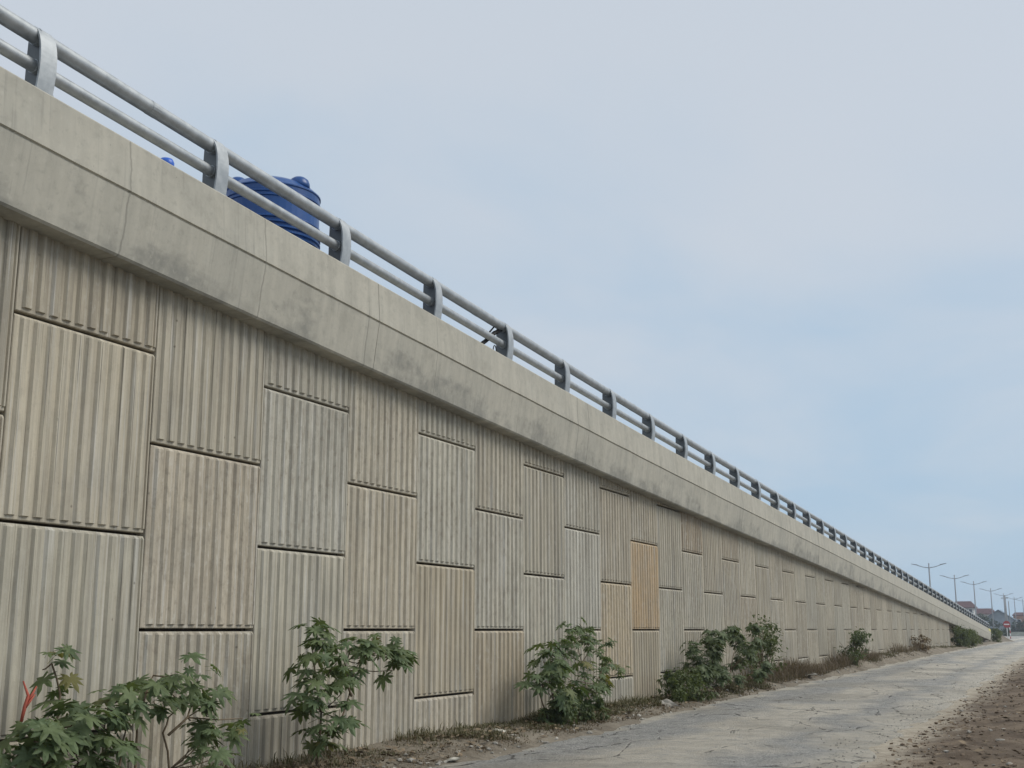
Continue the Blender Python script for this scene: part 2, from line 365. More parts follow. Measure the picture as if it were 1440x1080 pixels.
# worn asphalt service road: x from about -5.7 to -1.8, opening out past the end of the ramp
def road_l(y): return -5.62 - 0.35*smooth(11, 26, y) - 14*smooth(128, 190, y) + 0.16*fb(0, y, 0.5, 3.1)
def road_r(y): return -1.88 + 14*smooth(105, 170, y) + 0.22*fb(0, y, 0.45, 9.2)
rv, rf = [], []
ry = spaced(-2, 8, 1.0, 1, 1.0)[:-1] + spaced(8, 232, 0.10, 1.010, 3.0); nx = 44
for y in ry:
    a, b = road_l(y), road_r(y)
    for i in range(nx+1):
        u = i/nx; x = a+(b-a)*u
        edge = min(u, 1-u)
        bump = 0.014*fb(x, y, 0.8, 2.0) + 0.018*fb(x, y, 2.6, 5.0, 5) - 0.035*max(0, fb(x, y, 0.45, 7.7)-0.25)
        rv.append((x, y, G(y) + 0.012 + bump*(0.4 if edge < 0.03 else 1.0) + 0.03*math.sin(PI*u) - (0.05 if edge == 0 else 0)))
n = nx+1
rf = [(j*n+i, j*n+i+1, (j+1)*n+i+1, (j+1)*n+i) for j in range(len(ry)-1) for i in range(nx)]
tag(link('road', mesh('road', rv, rf, True), None, M['road']), kind='structure')

# soil verge between road and wall
def verge_z(u, y):
    h = 0.09 + 0.16*smooth(25, 48, y)*(1-smooth(60, 80, y)) + 0.05*fb(u, y, 0.7, 4.4)
    return G(y) + 0.006 + h*smooth(0.0, 0.62, u) + 0.03*fb(u*1.2, y, 2.3, 1.3)*smooth(0, .2, u) + 0.015*fb(u, y, 7.0, 8.3)
vv, vf = [], []
vy = spaced(-2, 126, 0.10, 1.010, 1.5); nx = 16
for y in vy:
    a, b = road_l(y)+0.30, -D-0.6
    for i in range(nx+1):
        u = i/nx; vv.append((a+(b-a)*u, y, verge_z(u*(a-b)/1.1, y) - (0.06 if i == 0 else 0)))
n = nx+1
vf = [(j*n+i+1, j*n+i, (j+1)*n+i, (j+1)*n+i+1) for j in range(len(vy)-1) for i in range(nx)]
tag(link('verge', mesh('verge', vv, vf, True), None, M['soil']), kind='structure')
def on_verge(x, y):
    a, b = road_l(y)+0.30, -D-0.6
    return verge_z(max(0, (a-x))/1.1, y)

# turned soil field to the right, where the camera stands
def field_z(x, y):
    d = x-(road_r(y)-0.35); e = smooth(0.1, 1.5, d)
    return G(y) + 0.012 + e*(0.05 + 0.05*fb(x, y, 0.6, 2.2)) + (.25+.75*e)*(0.055*fb(x, y, 2.0, 6.1, 5) + 0.030*fb(x, y, 7.0, 3.3, 4)) - 0.03*(1-smooth(0, .3, d))
fv = []; fy = spaced(3, 130, 0.09, 1.012, 1.6); nx = 90
for y in fy:
    a = road_r(y)-0.35
    for i in range(nx+1):
        u = i/nx; x = a + 24*(u**1.9)
        fv.append((x, y, field_z(x, y) - (0.05 if i == 0 else 0)))
n = nx+1
ff = [(j*n+i, j*n+i+1, (j+1)*n+i+1, (j+1)*n+i) for j in range(len(fy)-1) for i in range(nx)]
tag(link('field', mesh('field', fv, ff, True), None, M['field']), kind='structure')

# ------------------------------------------------------------------ ramp body
dk = MB(); ny = 40
for k in range(ny):
    y0, y1 = -4 + k*3.05, -4 + (k+1)*3.05
    z0, z1 = P_top(y0)-0.50, P_top(y1)-0.50
    dk.add([(-D-0.1, y0, z0), (-D-11, y0, z0), (-D-11, y1, z1), (-D-0.1, y1, z1),
            (-D-0.1, y0, z0-.3), (-D-11, y0, z0-.3), (-D-11, y1, z1-.3), (-D-0.1, y1, z1-.3)],
           [(3, 2, 1, 0), (4, 5, 6, 7), (0, 1, 5, 4), (2, 3, 7, 6), (1, 2, 6, 5), (3, 0, 4, 7)])
tag(dk.build('ramp_road', M['deck']), kind='structure')

# ------------------------------------------------------------------ retaining wall of ribbed panels
wall = tag(empty('retaining_wall', (-D, Y0, 0)),
           'long ribbed concrete panel retaining wall tapering away under the sloping parapet', 'retaining wall')
core = MB()
core.add([(-0.12, -6.2, -0.6), (-0.12, 78.1-Y0, -0.6), (-0.4, 78.1-Y0, -0.6), (-0.4, -6.2, -0.6)] +
         [(-0.12, -6.2, P_bot(Y0-6.2)+.1), (-0.12, 78.1-Y0, P_bot(78.1)+.1), (-0.4, 78.1-Y0, P_bot(78.1)+.1), (-0.4, -6.2, P_bot(Y0-6.2)+.1)],
         [(0, 1, 5, 4), (1, 2, 6, 5), (2, 3, 7, 6), (3, 0, 4, 7), (4, 5, 6, 7)])
core.build('joint_backing', M['core'], wall)
PW, GAPV, GAPH = 1.5, 0.024, 0.026
NR = 11; RD = 0.022
def panel_mesh(y_off, top=None, zbot=0.0, ztop=1.5):
    """panel with NR raised ribs; local origin at its lower left corner, face towards +x.
       top: function of local y giving a raked upper edge"""
    w = PW-GAPV; m0, m1 = 0.020, 0.030
    pitch = (w-m0-m1)/NR
    pts = [(0.0, -0.006), (0.006, 0.0), (m0, 0.0)]                     # (y, depth)
    for i in range(NR):
        b = m0+i*pitch
        pts += [(b+pitch*0.26, 0.0), (b+pitch*0.40, RD), (b+pitch*0.84, RD*1.04), (b+pitch*0.985, 0.001)]
    pts += [(w-m1+0.004, 0.0), (w-m1+0.010, RD*0.7), (w-0.006, RD*0.7), (w, RD*0.7-0.006)]
    z0, z1 = zbot+GAPH/2, ztop-GAPH/2
    V, F = [], []; k = len(pts)
    def zt(y): return z1 if top is None else min(z1, top(y))
    for y, d in pts:
        t = zt(y); raked = t < z1-1e-4
        dd = max(d, 0.0)
        rows = [(-0.006 if d >= 0 else d, z0), (min(d, 0.0), z0+0.006), (min(d, 0.0), z0+0.030), (d, z0+0.034)]
        rows += [(d, t-0.03), (d, t-0.01), (d, t)] if raked else [(d, z1-0.026), (dd*0.45, z1-0.014), (-0.005, z1)]
        for q in rows: V.append((q[0], y, max(q[1], z0) if t > z0+0.1 else z0+(q[1]-z0)*0.2))
    r = 7
    for i in range(k-1):
        for j in range(r-1):
            F.append((i*r+j, (i+1)*r+j, (i+1)*r+j+1, i*r+j+1))
    # sides, top and bottom going back 0.10 m
    b0 = len(V)
    for i in range(k):
        V.append((-0.10, pts[i][0], V[i*r][2])); V.append((-0.10, pts[i][0], V[i*r+r-1][2]))
    for i in range(k-1):
        F.append((i*r, b0+2*i, b0+2*i+2, (i+1)*r)); F.append((i*r+r-1, (i+1)*r+r-1, b0+2*i+3, b0+2*i+1))
    for i in (0, k-1):
        col = [i*r+j for j in range(r)] + [b0+2*i+1, b0+2*i]
        F.append(tuple(col if i else col[::-1]))
    return mesh('panel', V, F)
full = panel_mesh(0); full.materials.append(M['panel'])
tints = [(0.425, 0.402, 0.345), (0.412, 0.396, 0.343), (0.435, 0.415, 0.358), (0.395, 0.368, 0.310), (0.415, 0.408, 0.365), (0.405, 0.376, 0.318), (0.385, 0.355, 0.295)]
# (column, row) -> tint; in even columns row 1 stands on eye level, in odd columns row 1 straddles it
special = {(-1, 1): (0.425, 0.415, 0.362), (-1, 2): (0.440, 0.412, 0.345), (0, 1): (0.400, 0.365, 0.308), (0, 0): (0.410, 0.383, 0.325),
           (0, 2): (0.405, 0.385, 0.330), (1, 2): (0.430, 0.432, 0.400), (1, 1): (0.430, 0.420, 0.368), (2, 1): (0.420, 0.388, 0.322), (2, 0): (0.42, 0.395, 0.335),
           (3, 2): (0.430, 0.430, 0.390), (3, 1): (0.435, 0.390, 0.305), (4, 1): (0.428, 0.425, 0.385), (4, 0): (0.425, 0.370, 0.285),
           (5, 1): (0.425, 0.420, 0.378), (5, 2): (0.43, 0.415, 0.36), (6, 1): (0.425, 0.430, 0.405), (6, 0): (0.41, 0.39, 0.34), (7, 1): (0.425, 0.360, 0.262), (7, 2): (0.415, 0.385, 0.325),
           (8, 1): (0.430, 0.335, 0.225), (8, 0): (0.400, 0.360, 0.285), (8, 2): (0.40, 0.37, 0.31), (10, 2): (0.345, 0.298, 0.235), (12, 2): (0.335, 0.298, 0.245), (13, 1): (0.375, 0.338, 0.285)}
RP = random.Random(21)
for n in range(-4, 47):
    ya = Y0 + n*PW
    base = EYE - 1.5 - (0.75 if n % 2 else 0.0) if True else 0
    # even columns: joints level with the eye; odd columns: half a panel lower / higher
    k = 0
    while True:
        zb = base + k*PW
        if zb > P_bot(ya) + 0.05: break
        if zb + PW > -0.1:
            raked = zb + PW > P_bot(ya+PW) + 0.05
            if raked:
                me = panel_mesh(0, top=lambda y, ya=ya, zb=zb: P_bot(ya+y)+0.06-zb); me.materials.append(M['panel'])
            else: me = full
            o = link('panel', me, wall)
            o.location = (RP.uniform(-0.004, 0.004), ya-Y0+GAPV/2, zb)
            c = special.get((n, k if n % 2 == 0 else k)) or RP.choice(tints)
            j = RP.uniform(0.91, 1.06)
            k_ = 0.0 if c[2] < 0.24 else 0.30                       # most panels come from one concrete mix
            c = [q*(1-k_) + w_*k_ for q, w_ in zip(c, (0.435, 0.408, 0.345))]
            o.color = (c[0]*j*1.055, c[1]*j*1.035, c[2]*j*1.0, 1)
        k += 1

# plain recessed wall under the last stretch of the parapet
ab = MB(); ye = 114.5
ab.add([(-D-0.25, 78.12, -0.4), (-D-0.25, ye, -0.4), (-D-0.25, ye, P_bot(ye)+.1), (-D-0.25, 78.12, P_bot(78.12)+.1),
        (-D-0.6, 78.12, -0.4), (-D-0.6, ye, -0.4), (-D-0.6, ye, P_bot(ye)+.1), (-D-0.6, 78.12, P_bot(78.12)+.1)],
       [(0, 1, 2, 3), (4, 7, 6, 5), (1, 5, 6, 2), (0, 3, 7, 4), (3, 2, 6, 7)])
tag(ab.build('abutment_wall', M['abut']), 'plain brown recessed wall under the low far end of the parapet', 'wall')

# ------------------------------------------------------------------ concrete parapet
par = tag(empty('concrete_parapet', (-D, 4.5, 0)),
          'pale sloping concrete parapet with a groove line along its face, on top of panel wall', 'parapet')
def prof(y):
    b, H = P_bot(y), P_top(y)-P_bot(y); g_ = 0.517
    P = [(-0.30, 0), (0.195, 0), (0.213, 0.018), (0.278, g_-0.010), (0.262, g_-0.004), (0.262, g_+0.010), (0.280, g_+0.016),
         (0.255, H-0.018), (0.238, H), (-0.06, H), (-0.10, 0.40), (-0.30, 0.36)]
    return [(e, b+h) for e, h in P]
cuts = [-3.0, 4.52, 10.74, 17.0, 23.2, 29.4, 35.6, 41.8, 48.0, 54.2, 60.4, 66.6, 72.8, 79.0, 85.2, 91.4, 97.6, 103.8, 110.0, 115.0]
for a, b in zip(cuts[:-1], cuts[1:]):
    s_ = MB(); a += 0.004; b -= 0.004
    st = [a] + [a + (b-a)*i/10 for i in range(1, 10)] + [b]
    V = []
    for y in st:
        for e, z in prof(y): V.append((e + 0.003*fb(y, e*3, 0.9, 1.1), y-4.5, z + 0.004*fb(y, z, 1.3, 2.7)))
    k = 12; F = [(i*k+j, i*k+(j+1) % k, (i+1)*k+(j+1) % k, (i+1)*k+j) for i in range(len(st)-1) for j in range(k)]
    F += [tuple(range(k-1, -1, -1)), tuple((len(st)-1)*k+j for j in range(k))]
    F = [q[::-1] for q in F]
    s_.add(V, F); s_.build('section', M['parapet'], par)
ye = MB(); V = []
for y in (112.2, 115.012):
    z = P_top(y); V += [(-0.07, y-4.5, z+.006), (0.245, y-4.5, z+.006), (0.265, y-4.5, z-.02), (0.276, y-4.5, z-.20), (0.27, y-4.5, z-.22)]
ye.add(V, [(i, i+1, i+6, i+5) for i in range(4)] + [(5, 6, 7, 8, 9)])
tag(ye.build('painted_end', M['yellow'], par), 'yellow painted end of the parapet')

# ------------------------------------------------------------------ steel railing
rail = tag(empty('steel_railing', (-D, 6.02, 0)),
           'grey galvanised two-rail steel railing with curved posts on top of the concrete parapet', 'railing')
RY = [-3 + 1.0*i for i in range(118)]
for nm, h, r, e in (('top_rail', 0.440, 0.061, 0.140), ('lower_rail', 0.205, 0.049, 0.140)):
    t_ = MB(); t_.tube([(e, y-6.02, P_top(y)+h) for y in RY], r, 18)
    t_.build(nm, M['galv'], rail, True)
sl = MB(); sl.tube([(0.140, -0.05, 0.0017), (0.140, 0.05, -0.0017)], 0.0635, 18); sleeve_me = mesh('sleeve', sl.v, sl.f); sleeve_me.materials.append(M['galv'])
for k in range(12):
    y = 7.25 + 6.12*k; link('sleeve', sleeve_me, rail).location = (0, y-6.02, P_top(y)+0.440)
pm = MB()
# curved outer flange, an arc in x-z that leans over the top rail
arc = [(0.232, -0.02), (0.246, 0.08), (0.254, 0.17), (0.254, 0.26), (0.246, 0.34), (0.228, 0.415), (0.200, 0.470), (0.165, 0.503)]
arc = [tuple(a + (b-a)*u for a, b in zip(arc[i], arc[i+1])) for i in range(len(arc)-1) for u in (0, .5)] + [arc[-1]]
arc = [arc[0]] + [tuple((arc[i-1][k]+2*arc[i][k]+arc[i+1][k])/4 for k in (0, 1)) for i in range(1, len(arc)-1)] + [arc[-1]]
hw, th_ = 0.078, 0.016
V = []
for x, z in arc:
    V += [(x, -hw, z), (x, hw, z), (x-th_, hw, z-0.003), (x-th_, -hw, z-0.003)]
F = [(i*4+j, i*4+(j+1) % 4, (i+1)*4+(j+1) % 4, (i+1)*4+j) for i in range(len(arc)-1) for j in range(4)]
F = [q for q in F] + [(3, 2, 1, 0), tuple(4*(len(arc)-1)+j for j in range(4))]
pm.add(V, F); flange_me = mesh('flange', pm.v, pm.f); flange_me.materials.append(M['galv'])
wb = MB(); V = []
for x, z in arc[:-1]:
    V += [(x-th_, -0.009, z), (x-th_, 0.009, z), (0.035+0.03*max(0, z-0.3), 0.009, z), (0.035+0.03*max(0, z-0.3), -0.009, z)]
F = [(i*4+j, i*4+(j+1) % 4, (i+1)*4+(j+1) % 4, (i+1)*4+j) for i in range(len(arc)-2) for j in range(4)] + [(3, 2, 1, 0), tuple(4*(len(arc)-2)+j for j in range(4))]
wb.add(V, F)
web_me = mesh('web', wb.v, wb.f); web_me.materials.append(M['darkgalv'])
cols = []
for hh, rr in ((0.440, 0.067), (0.205, 0.055)):
    cb = MB(); cb.tube([(0.140, -0.042, hh+0.0015), (0.140, 0.042, hh-0.0015)], rr, 18)
    me = mesh('collar', cb.v, cb.f); me.materials.append(M['galv']); cols.append(me)
bp = MB(); bp.box(0.0, 0.232, -0.09, 0.09, -0.012, 0.010)
plate_me = mesh('base_plate', bp.v, bp.f); plate_me.materials.append(M['galv'])
for k in range(-2, 54):
    y = 6.02 + 2.04*k
    fl = link('post', flange_me, rail); fl.location = (0, y-6.02, P_top(y))
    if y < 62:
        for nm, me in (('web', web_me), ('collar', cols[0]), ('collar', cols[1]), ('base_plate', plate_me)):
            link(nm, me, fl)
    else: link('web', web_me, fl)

# ------------------------------------------------------------------ things on the ramp
def water_tank(x, y, zb, r, h, label, cap=True):
    t = tag(empty('water_tank', (x, y, zb)), label, 'water tank', 'blue tanks up on the ramp')
    p = [(r*0.97, 0.0), (r, 0.03)]
    z = 0.05
    while z < h-0.36:
        p += [(r, z), (r, z+0.016), (r*1.038, z+0.022), (r*1.038, z+0.036), (r, z+0.048)]; z += 0.052
    p += [(r, h-0.15), (r*1.022, h-0.142), (r*1.022, h-0.128), (r, h-0.12), (r, h-0.108), (r*1.022, h-0.10), (r*1.022, h-0.086), (r, h-0.078),
          (r, h-0.02), (r*1.02, h-0.012), (r*1.02, h), (r*0.98, h+0.018), (r*0.86, h+0.075), (r*0.66, h+0.125), (r*0.40, h+0.155), (r*0.36, h+0.157)]
    b = MB(); b.lathe(p, n=48); b.build('body', M['blue'], t, False)
    for ad in (-43, 77, 197):
        an = math.radians(ad + 36.4)
        l_ = MB(); cx, cy = math.cos(an)*r*0.74, math.sin(an)*r*0.74
        l_.lathe([(0.115, 0.0), (0.112, 0.05), (0.095, 0.095), (0.060, 0.122), (0.012, 0.132)], (cx, cy, h+0.030), 16)
        l_.build('lug', M['blue'], t, True)
    c = MB(); c.lathe([(r*0.37, 0.0), (r*0.37, 0.03), (r*0.33, 0.04), (0.02, 0.05)], (0, 0, h+0.15), 24)
    c.build('lid', M['blue'], t, True)
    return t
zdk = P_top(10.0)-0.50
water_tank(-D-0.66, 10.03, zdk, 0.505, 1.33, 'large blue ribbed plastic water tank behind the second and third railing posts from left')
t2 = tag(empty('blue_barrel', (-D-1.1, 8.86, P_top(8.86)-0.45)), 'bright blue rounded cap just showing above parapet, left of the big blue tank', 'barrel')
b = MB(); b.lathe([(0.24, 0.0), (0.26, 0.03), (0.26, 0.98), (0.20, 1.06), (0.09, 1.10), (0.07, 1.21)], n=24); b.build('body', M['blue'], t2, True)
b = MB(); b.lathe([(0.075, 1.20), (0.078, 1.28), (0.062, 1.315), (0.02, 1.33)], n=20); b.build('cap', M['bluecap'], t2, True)

# dark strap tied under the top rail, and a small wire loop beside it
sb = MB()
sb.tube([(-D+0.14, 14.12, P_top(14.12)+0.40), (-D+0.10, 13.98, P_top(13.98)+0.32), (-D+0.09, 13.72, P_top(13.72)+0.14), (-D+0.08, 13.45, P_top(13.45)-0.02)], [0.026, 0.030, 0.028, 0.022], 6)
sb.tube([(-D+0.13, 13.93, P_top(13.93)+0.40), (-D+0.10, 13.84, P_top(13.84)+0.30), (-D+0.09, 13.74, P_top(13.74)+0.17)], [0.010, 0.012, 0.012], 6)
tag(sb.build('strap', M['black'], None, True), 'black strap hanging slantwise from the railing to the parapet top', 'strap')
wl = MB(); wl.tube([(-D+0.2, 13.78 + 0.05*math.cos(a), P_top(13.78) - 0.01 + 0.10*math.sin(a)) for a in [PI*i/8 for i in range(9)]], 0.007, 5)
tag(wl.build('wire_loop', M['black'], None, True), 'tiny dark wire loop standing on parapet edge beside the black strap', 'wire')

# ------------------------------------------------------------------ plants
def leaf_mesh(seed, lobes=8):
    r = random.Random(seed); V = [(0, 0, 0)]; F = []
    angs = [-145 + 290*i/(lobes-1) for i in range(lobes)]
    prev = None
    for i, a in enumerate(angs):
        A = math.radians(a + r.uniform(-5, 5))
        Ln = (1.0 - 0.42*abs(a)/145) * r.uniform(0.9, 1.08)
        def pt(rad, da, z):
            q = A + da; return (rad*math.cos(q), rad*math.sin(q), z)
        dr = -0.22*Ln*Ln
        i0 = len(V)
        V += [pt(0.42*Ln, -0.34, -0.015), pt(0.68*Ln, -0.21, dr*0.4-0.035), pt(Ln, 0, dr), pt(0.68*Ln, 0.21, dr*0.4-0.035), pt(0.42*Ln, 0.34, -0.015), pt(0.60*Ln, 0, dr*0.35+0.035)]
        F += [(0, i0, i0+5), (i0, i0+1, i0+5), (i0+1, i0+2, i0+5), (i0+2, i0+3, i0+5), (i0+3, i0+4, i0+5), (i0+4, 0, i0+5)]
        if prev is not None: F.append((0, prev, i0))
        prev = i0+4
    # petiole
    m = MB(); m.v = V; m.f = F
    m.tube([(0, 0, -0.005), (-0.25, 0, -0.16), (-0.62, 0.03, -0.50)], [0.012, 0.012, 0.014], 4, False)
    return mesh('leaf', m.v, m.f)
leaf_mes = [leaf_mesh(s, 7 + s % 3) for s in range(6)]
for q in leaf_mes: q.materials.append(M['leaf'])

def castor(name, label, base, clusters, stems, size, per, seed, as_objects=True, mat='leaf', group=None, xs=(-6.35, -5.95), cat='plant'):
    r = random.Random(seed)
    t = tag(empty(name, base), label, cat, group)
    B = Vector(base)
    sm = MB()
    for s_ in stems:
        k = len(s_); P = [Vector(p)-B for p in s_]
        # bend the polyline a little
        Q = []
        for i in range(k-1):
            for u in (0, 0.5): Q.append(P[i].lerp(P[i+1], u) + Vector((r.uniform(-.012, .012), r.uniform(-.012, .012), 0)))
        Q.append(P[-1])
        sm.tube(Q, [0.013*size/0.17*(1-0.6*i/len(Q)) for i in range(len(Q))], 6)
    trunkpts = [Vector(p) for s_ in stems for p in s_]
    acc = MB()
    for cy, cz in clusters:
        c = Vector((r.uniform(*xs), cy, cz))
        near = min(trunkpts, key=lambda p: (p-c).length + (0.6 if p.z > c.z else 0))
        mid = near.lerp(c, 0.55) + Vector((r.uniform(-.03, .03), r.uniform(-.03, .03), -0.04))
        sm.tube([near-B, mid-B, c-B - Vector((0, 0, 0.05))], [0.006, 0.005, 0.004], 5)
        for j in range(per + r.choice((-1, 0, 0, 1))):
            s_ = size*(0.45 + 0.70*r.random()**0.7)
            az_ = r.uniform(0, 2*PI)
            if r.random() < 0.5: az_ = r.gauss(0.0, 0.9)                # many turn towards the open side
            tilt = r.uniform(0.05, 0.95)
            d = Vector((math.cos(az_), math.sin(az_), 0))
            p = c + d*size*r.uniform(0.35, 1.1) + Vector((0, 0, r.uniform(-0.12, 0.10)))
            if p.x < -D+0.06: p.x = -D+0.06+r.uniform(0, .08)
            M4 = Matrix.Translation(p-B) @ Matrix.Rotation(az_, 4, 'Z') @ Matrix.Rotation(tilt, 4, 'Y') @ Matrix.Rotation(r.uniform(-.35, .35), 4, 'X') @ Matrix.Scale(s_, 4)
            if as_objects:
                o = link('leaf', r.choice(leaf_mes), t); o.matrix_local = M4
            else:
                me = r.choice(leaf_mes)
                acc.add([M4 @ q.co for q in me.vertices], [tuple(pp.vertices) for pp in me.polygons])
    sm.build('stem', M['stem'], t, True)
    if not as_objects: acc.build('foliage', M[mat], t)
    return t
PX = -6.2
GP = 'leafy plants growing along the foot of the wall'
castor('castor_plant', 'dense star-leaved green plant in bottom left corner, below the red strip', (PX, 6.15, 0.05),
       [(5.94,.5),(6.17,.61),(6.37,.46),(6.03,.73),(6.25,.74),(6.49,.49),(6.19,1.06),(6.36,.86),(5.9,.63),(5.95,.42),(6.19,.41),(5.8,.55),(5.75,.42),(6.05,.55),(6.3,.6),(6.1,.35),(6.4,.32)],
       [[(PX,6.15,.02),(PX,6.2,.3),(PX,6.28,.62),(PX,6.3,.85),(PX,6.2,1.05)], [(PX+.05,6.1,.02),(PX+.1,6.0,.4),(PX+.1,5.95,.6)], [(PX,6.2,.02),(PX+.1,6.4,.4)]], 0.165, 6, 1, True, group=GP)
castor('castor_plant', 'smaller star-leaved plant between the corner plant and the arching branched plant', (PX, 6.72, 0.05),
       [(6.61,.67),(6.53,.8),(6.7,.43),(6.73,.86),(6.84,.76),(6.92,.66),(6.79,.58),(6.62,.52)],
       [[(PX,6.75,.02),(PX,6.74,.3),(PX,6.72,.55),(PX,6.76,.75)], [(PX,6.8,.02),(PX+.05,6.85,.4),(PX+.05,6.9,.6)]], 0.150, 6, 2, True, group=GP)
castor('castor_plant', 'arching star-leaved plant with bare thin stems, rightmost of the bottom left group', (PX, 7.2, 0.05),
       [(7.15,1.0),(7.28,.89),(7.56,.85),(7.83,.73),(8.0,.64),(7.41,.75),(7.67,.64),(7.8,.49),(7.92,.42),(7.62,.49),(7.6,.36),(7.78,.31),(7.08,.9),(7.25,.8),(7.61,.76),(7.72,.42),(7.45,.9),(7.7,.8)],
       [[(PX,7.08,.02),(PX,7.07,.4),(PX,7.07,.66),(PX,7.13,.82),(PX,7.2,.94)], [(PX+.05,7.47,.02),(PX,7.44,.25),(PX,7.36,.52),(PX,7.38,.63),(PX,7.57,.74)], [(PX,7.40,.5),(PX+.05,7.55,.62),(PX,7.7,.74)]], 0.145, 5, 3, True, group=GP)
castor('castor_plant', 'tall two-stemmed star-leaved plant reaching eye level against grey panel, alone on bare wall', (PX, 9.35, 0.08),
       [(9.16,1.25),(9.39,1.2),(9.06,1.13),(9.29,1.03),(9.63,1.12),(9.88,1.09),(10.15,1.15),(10.4,1.12),(10.58,1.05),(10.01,.95),(10.3,.94),(9.3,.84),(9.45,.77),(9.14,.75),(9.31,.62),(9.05,.76),(9.40,.56),(9.45,.4),(9.36,.31),(9.27,.38),(9.75,1.02),(9.22,.95)],
       [[(PX,9.25,.05),(PX,9.5,.29),(PX,9.79,.47),(PX,9.93,.66),(PX,9.98,.90),(PX,10.2,1.05)], [(PX,9.4,.05),(PX,9.45,.55),(PX,9.38,.8),(PX,9.29,1.06)], [(PX,9.93,.66),(PX,9.85,.85),(PX,9.8,1.0)]], 0.150, 7, 4, True, group=GP)
castor('castor_plant', 'dense dark green bushy plant at the verge edge, left half of the paired bushes', (PX, 14.9, 0.08),
       [(14.46,1.05),(14.93,.91),(14.34,.84),(15.42,.76),(14.8,.6),(14.15,.67),(15.55,.52),(16.0,.4),(15.16,.4),(14.45,.48),(15.9,.6),(14.4,.2),(15.16,.15),(14.8,.22),(15.41,.2),(14.7,.95),(14.6,.75),(15.1,.75),(15.2,.58),(15.7,.35),(14.7,.4),(15.0,.3),(14.5,.62)],
       [[(PX,14.9,.02),(PX,14.85,.4),(PX,14.7,.8)], [(PX,15.0,.02),(PX,15.3,.4),(PX,15.5,.6)], [(PX,14.8,.02),(PX,14.4,.5)]], 0.165, 9, 5, True, group=GP, xs=(-6.4, -5.9))
castor('castor_plant', 'open thin-leaved bush with bare twigs behind and right of the dense bushy plant', (-6.35, 16.4, 0.08),
       [(15.44,1.28),(15.97,1.34),(16.39,1.26),(16.82,1.21),(15.83,1.13),(16.52,1.08),(17.12,1.02),(17.5,1.05),(17.42,.76),(17.8,.66),(17.1,.63),(16.81,.82),(16.23,.89),(16.79,.46),(17.5,.52),(15.6,1.15),(16.1,1.2),(16.0,1.0),(16.6,1.2)],
       [[(-6.35,16.4,.02),(-6.35,16.5,.4),(-6.35,16.3,.8),(-6.35,16.1,1.1)], [(-6.35,16.5,.35),(-6.35,17.0,.6),(-6.35,17.3,.85)], [(-6.35,16.45,.3),(-6.35,17.1,.42),(-6.35,17.5,.6)], [(-6.35,16.3,.8),(-6.35,16.7,1.05)]], 0.115, 8, 6, True, group=GP, xs=(-6.5, -6.2))
castor('castor_plant', 'broad dark green thicket halfway along the visible road edge', (PX, 23.4, 0.12),
       [(21.9,1.15),(22.64,1.22),(24.24,1.22),(25.0,1.28),(21.64,.96),(22.59,.89),(23.91,.94),(25.37,.99),(21.84,.71),(23.06,.62),(24.72,.64),(25.6,.54),(22.05,.45),(23.55,.36),(25.27,.37),(21.5,.54),(22.2,1.05),(23.3,1.15),(23.2,.85),(24.3,.8),(24.6,1.05),(22.6,.6),(24.2,.45),(22.9,.35)],
       [[(PX,23,.05),(PX,22.8,.5),(PX,22.5,1.0)], [(PX,23.6,.05),(PX,24.0,.5),(PX,24.5,1.0)], [(PX,23.3,.05),(PX,22.2,.5)]], 0.16, 20, 7, False, 'bush', group=GP, xs=(-6.45, -5.85))
def shrub(name, label, c, rx, ry_, h, nleaf, ls, seed, mat='bush', cat='shrub', group=GP, stems=6):
    """loose rounded shrub: twigs and small folded leaves through its volume"""
    r = random.Random(seed); t = tag(empty(name, c), label, cat, group)
    sm = MB(); a = MB()
    cen = []
    for i in range(stems):
        e = Vector((r.uniform(-rx, rx)*.8, r.uniform(-ry_, ry_)*.8, h*r.uniform(.55, .98)))
        sm.tube([(e.x*.15, e.y*.15, -0.05), (e.x*.5, e.y*.5, e.z*.55), tuple(e)], [h*.012, h*.009, h*.004], 5)
    for i in range(max(6, nleaf//45)):
        u = r.random()
        q = Vector((r.gauss(0, .5)*rx, r.gauss(0, .5)*ry_, h*(0.12+0.85*r.random()**0.8)))
        k = 1 - 0.35*abs(q.z/h-0.5)
        cen.append((Vector((max(-rx, min(rx, q.x))*k, max(-ry_, min(ry_, q.y))*k, q.z)), r.uniform(.14, .30)*min(h, 2*ry_, 4*rx)))
    for i in range(nleaf):
        cc_, cr_ = r.choice(cen)
        d = Vector((r.gauss(0, 1), r.gauss(0, 1), r.gauss(0, .8))); d = d.normalized()*cr_*r.random()**0.4
        p = cc_ + d
        if p.z < 0.02: p.z = 0.02 + r.random()*0.1
        s_ = ls*r.uniform(.6, 1.3)
        M4 = Matrix.Translation(p) @ Matrix.Rotation(r.uniform(0, 2*PI), 4, 'Z') @ Matrix.Rotation(r.uniform(-.3, 1.2), 4, 'Y')
        a.add([M4 @ Vector(q) for q in ((0, 0, 0), (s_*.45, -s_*.28, s_*.06), (s_, 0, -s_*.15), (s_*.45, s_*.28, s_*.06))], [(0, 1, 2), (0, 2, 3)])
    sm.build('stem' if cat == 'shrub' else 'trunk', M['stem'], t, True)
    a.build('foliage' if cat == 'shrub' else 'crown', M[mat], t)
    return t
shrub('leafy_shrub', 'thin airy shrub with small leaves at right end of the broad thicket', (-6.35, 27.4, 0.15), .28, 1.5, 1.32, 900, .10, 38, stems=9)
shrub('leafy_shrub', 'low leafy shrub at left foot of the broad thicket', (-6.1, 20.5, 0.08), .34, 1.3, .55, 1500, .095, 39)
